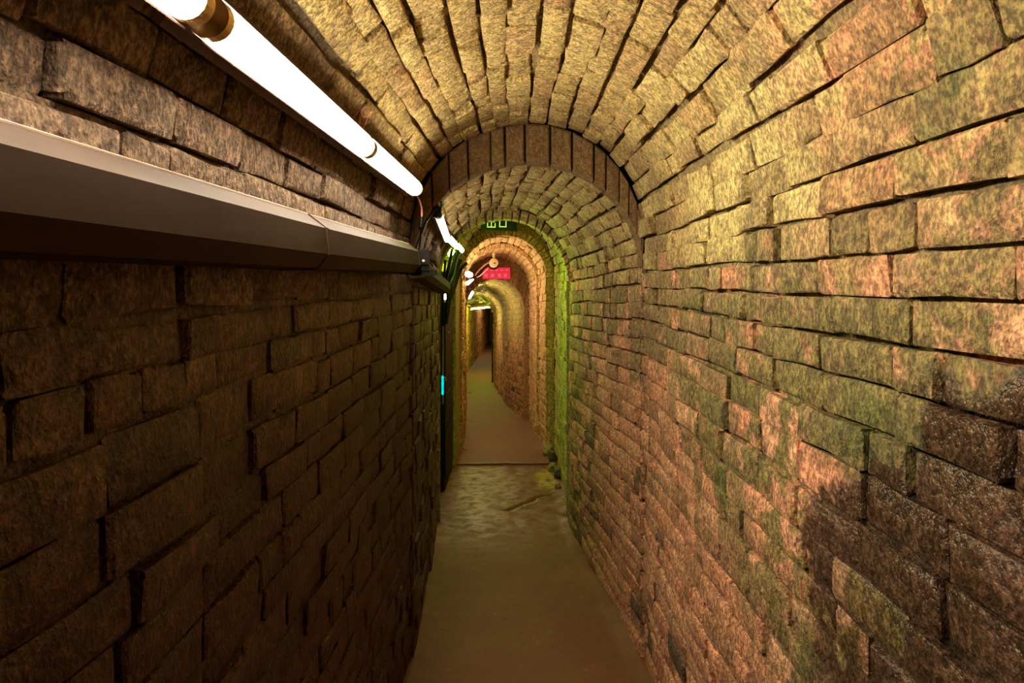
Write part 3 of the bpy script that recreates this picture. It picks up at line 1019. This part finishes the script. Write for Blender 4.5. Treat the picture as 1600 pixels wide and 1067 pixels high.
# the two characters of "exit"
strokes(-.062, 0, [(0, -.035, 0, .042), (-.024, .010, .024, .010), (-.024, .010, -.024, .034), (.024, .010, .024, .034),
                   (-.031, -.035, .031, -.035), (-.031, -.035, -.031, -.006), (.031, -.035, .031, -.006)], .0085).build('character', 'sign_green', root)
strokes(.032, 0, [(-.026, -.030, -.026, .032), (.026, -.030, .026, .032), (-.026, .032, .026, .032), (-.026, -.030, .026, -.030)], .0085).build('character', 'sign_green', root)
for hx in (-.10, .10):
    MB().tube([sp(hx, 0, .06), sp(hx, 0, .105)], .003, 6).build('hanger', 'sign_black', root)

root = empty('red_sign', (-.205, 8.93, 1.675), 'lit red sign mounted above the mouth of the low far passage', 'sign')
glow('sign_red', (.80, .035, .055), 1.0)
glow('sign_red_light', (1.0, .17, .18), 1.0)
MB().box((-.205, 8.95, 1.750), (.362, .03, .150)).build('panel', 'sign_red', root)
rr = random.Random(4)
for k in range(4):
    cx = -.335 + k * .083
    m = MB()
    for q in range(3):
        m.box((cx + rr.uniform(-.01, .01), 8.933, 1.705 + q * .016), (.05 - .012 * (q % 2), .003, .007))
    m.box((cx, 8.933, 1.722), (.008, .003, .045))
    m.build('character', 'sign_red_light', root)
for k in range(5):
    MB().box((-.33 + k * .065, 8.933, 1.790), (.035, .003, .010)).build('character', 'sign_red_light', root)

root = empty('security_camera', (-.215, 8.1, 1.86), 'cream security camera hanging in front of the red sign', 'camera')
MB().tube([(-.215, 8.20, 1.864), (-.215, 8.08, 1.862), (-.215, 8.06, 1.862), (-.215, 8.055, 1.862)], [.052, .056, .053, .046], 20).build('body', 'cream_plastic', root)
MB().tube([(-.205, 8.058, 1.858), (-.205, 8.050, 1.858)], .009, 12).build('lens', 'lens_black', root)
MB().tube([(-.215, 8.17, 1.91), (-.215, 8.17, 1.99)], .018, 10).build('mount', 'cream_plastic', root)
MB().tube([Vector((-.222 + .062 * math.cos(a), 8.12, 1.855 + .062 * math.sin(a))) for a in [3.5 + k * .25 for k in range(12)]], .010, 8).build('lower_bracket', 'black_rubber', root, True)
o = MB().tube(curve_pts([(-.26, 8.12, 1.87), (-.30, 8.12, 1.855), (-.36, 8.15, 1.81), (-.42, 8.15, 1.745), (-.435, 8.15, 1.705), (-.40, 8.15, 1.70), (-.35, 8.15, 1.735), (-.285, 8.13, 1.80)]), .0055, 8).build('camera_cable', 'pink_wire', None, True)
tag(o, 'pinkish looped cable running left from the security camera', 'cable')
o = MB().tube(curve_pts([(-.27, 8.13, 1.845), (-.33, 8.15, 1.80), (-.40, 8.15, 1.72), (-.47, 8.12, 1.685), (-.51, 8.1, 1.66)]), .012, 8).build('camera_cable', 'black_rubber', None, True)
tag(o, 'thick black cable running left from the security camera', 'cable')

# ------------------------------------------------------------------ far post, rubble, litter
root = empty('door_post', (-.40, 14.1, -.46), 'thin dark post standing at the right where the far passage narrows', 'post')
MB().box((-.397, 14.1, .28), (.045, .06, 1.46)).build('shaft', 'post_dark', root)
MB().box((-.397, 14.1, -.435), (.07, .09, .03)).build('foot', 'post_dark', root)


def stone(name, c, s, mat, label, seed, group):
    r = random.Random(seed)
    v, f = [], []
    n, k = 7, 4
    for j in range(k + 1):
        for i in range(n):
            a = 2 * math.pi * i / n
            ph = -math.pi / 2 + math.pi * j / k
            q = Vector((math.cos(a) * math.cos(ph), math.sin(a) * math.cos(ph), math.sin(ph)))
            q *= 1 + r.uniform(-.22, .22)
            q = Vector([math.copysign(min(abs(t_), .8), t_) for t_ in q])
            v.append(Vector(c) + Vector((q.x * s[0], q.y * s[1], q.z * s[2])))
    f = [(j * n + i, j * n + (i + 1) % n, (j + 1) * n + (i + 1) % n, (j + 1) * n + i) for j in range(k) for i in range(n)]
    o = mesh_obj(name, v, f, mat)
    return tag(o, label, 'stone', group)


GR = 'broken bricks at the foot of the right wall'
stone('rubble_stone', (.355, 6.80, -.05), (.06, .12, .07), 'rubble', 'largest mossy lump of the rubble, against the pink archway', 1, GR)
stone('rubble_stone', (.385, 6.50, -.03), (.05, .10, .085), 'rubble_dark', 'tallest dark lump at the foot of the green-lit wall', 2, GR)
stone('rubble_stone', (.365, 6.22, -.06), (.05, .09, .05), 'rubble', 'flat mossy lump in the middle of the wall-foot rubble', 3, GR)
stone('rubble_stone', (.395, 5.98, -.04), (.04, .08, .06), 'rubble_dark', 'dark lump in the middle of the wall-foot rubble', 4, GR)
stone('rubble_stone', (.38, 5.62, -.06), (.035, .06, .04), 'rubble_dark', 'nearest small lump of the wall-foot rubble', 5, GR)
o = MB().box((-.76, 12.2, -.345), (.055, .04, .012), Matrix.Rotation(.5, 3, 'Z')).add([(-.79, 12.22, -.34), (-.74, 12.25, -.335), (-.75, 12.2, -.325)], [(0, 1, 2)]).build('paper_scrap', 'litter_pale')
tag(o, 'pale paper scrap lying on the far floor left of the post', 'litter')
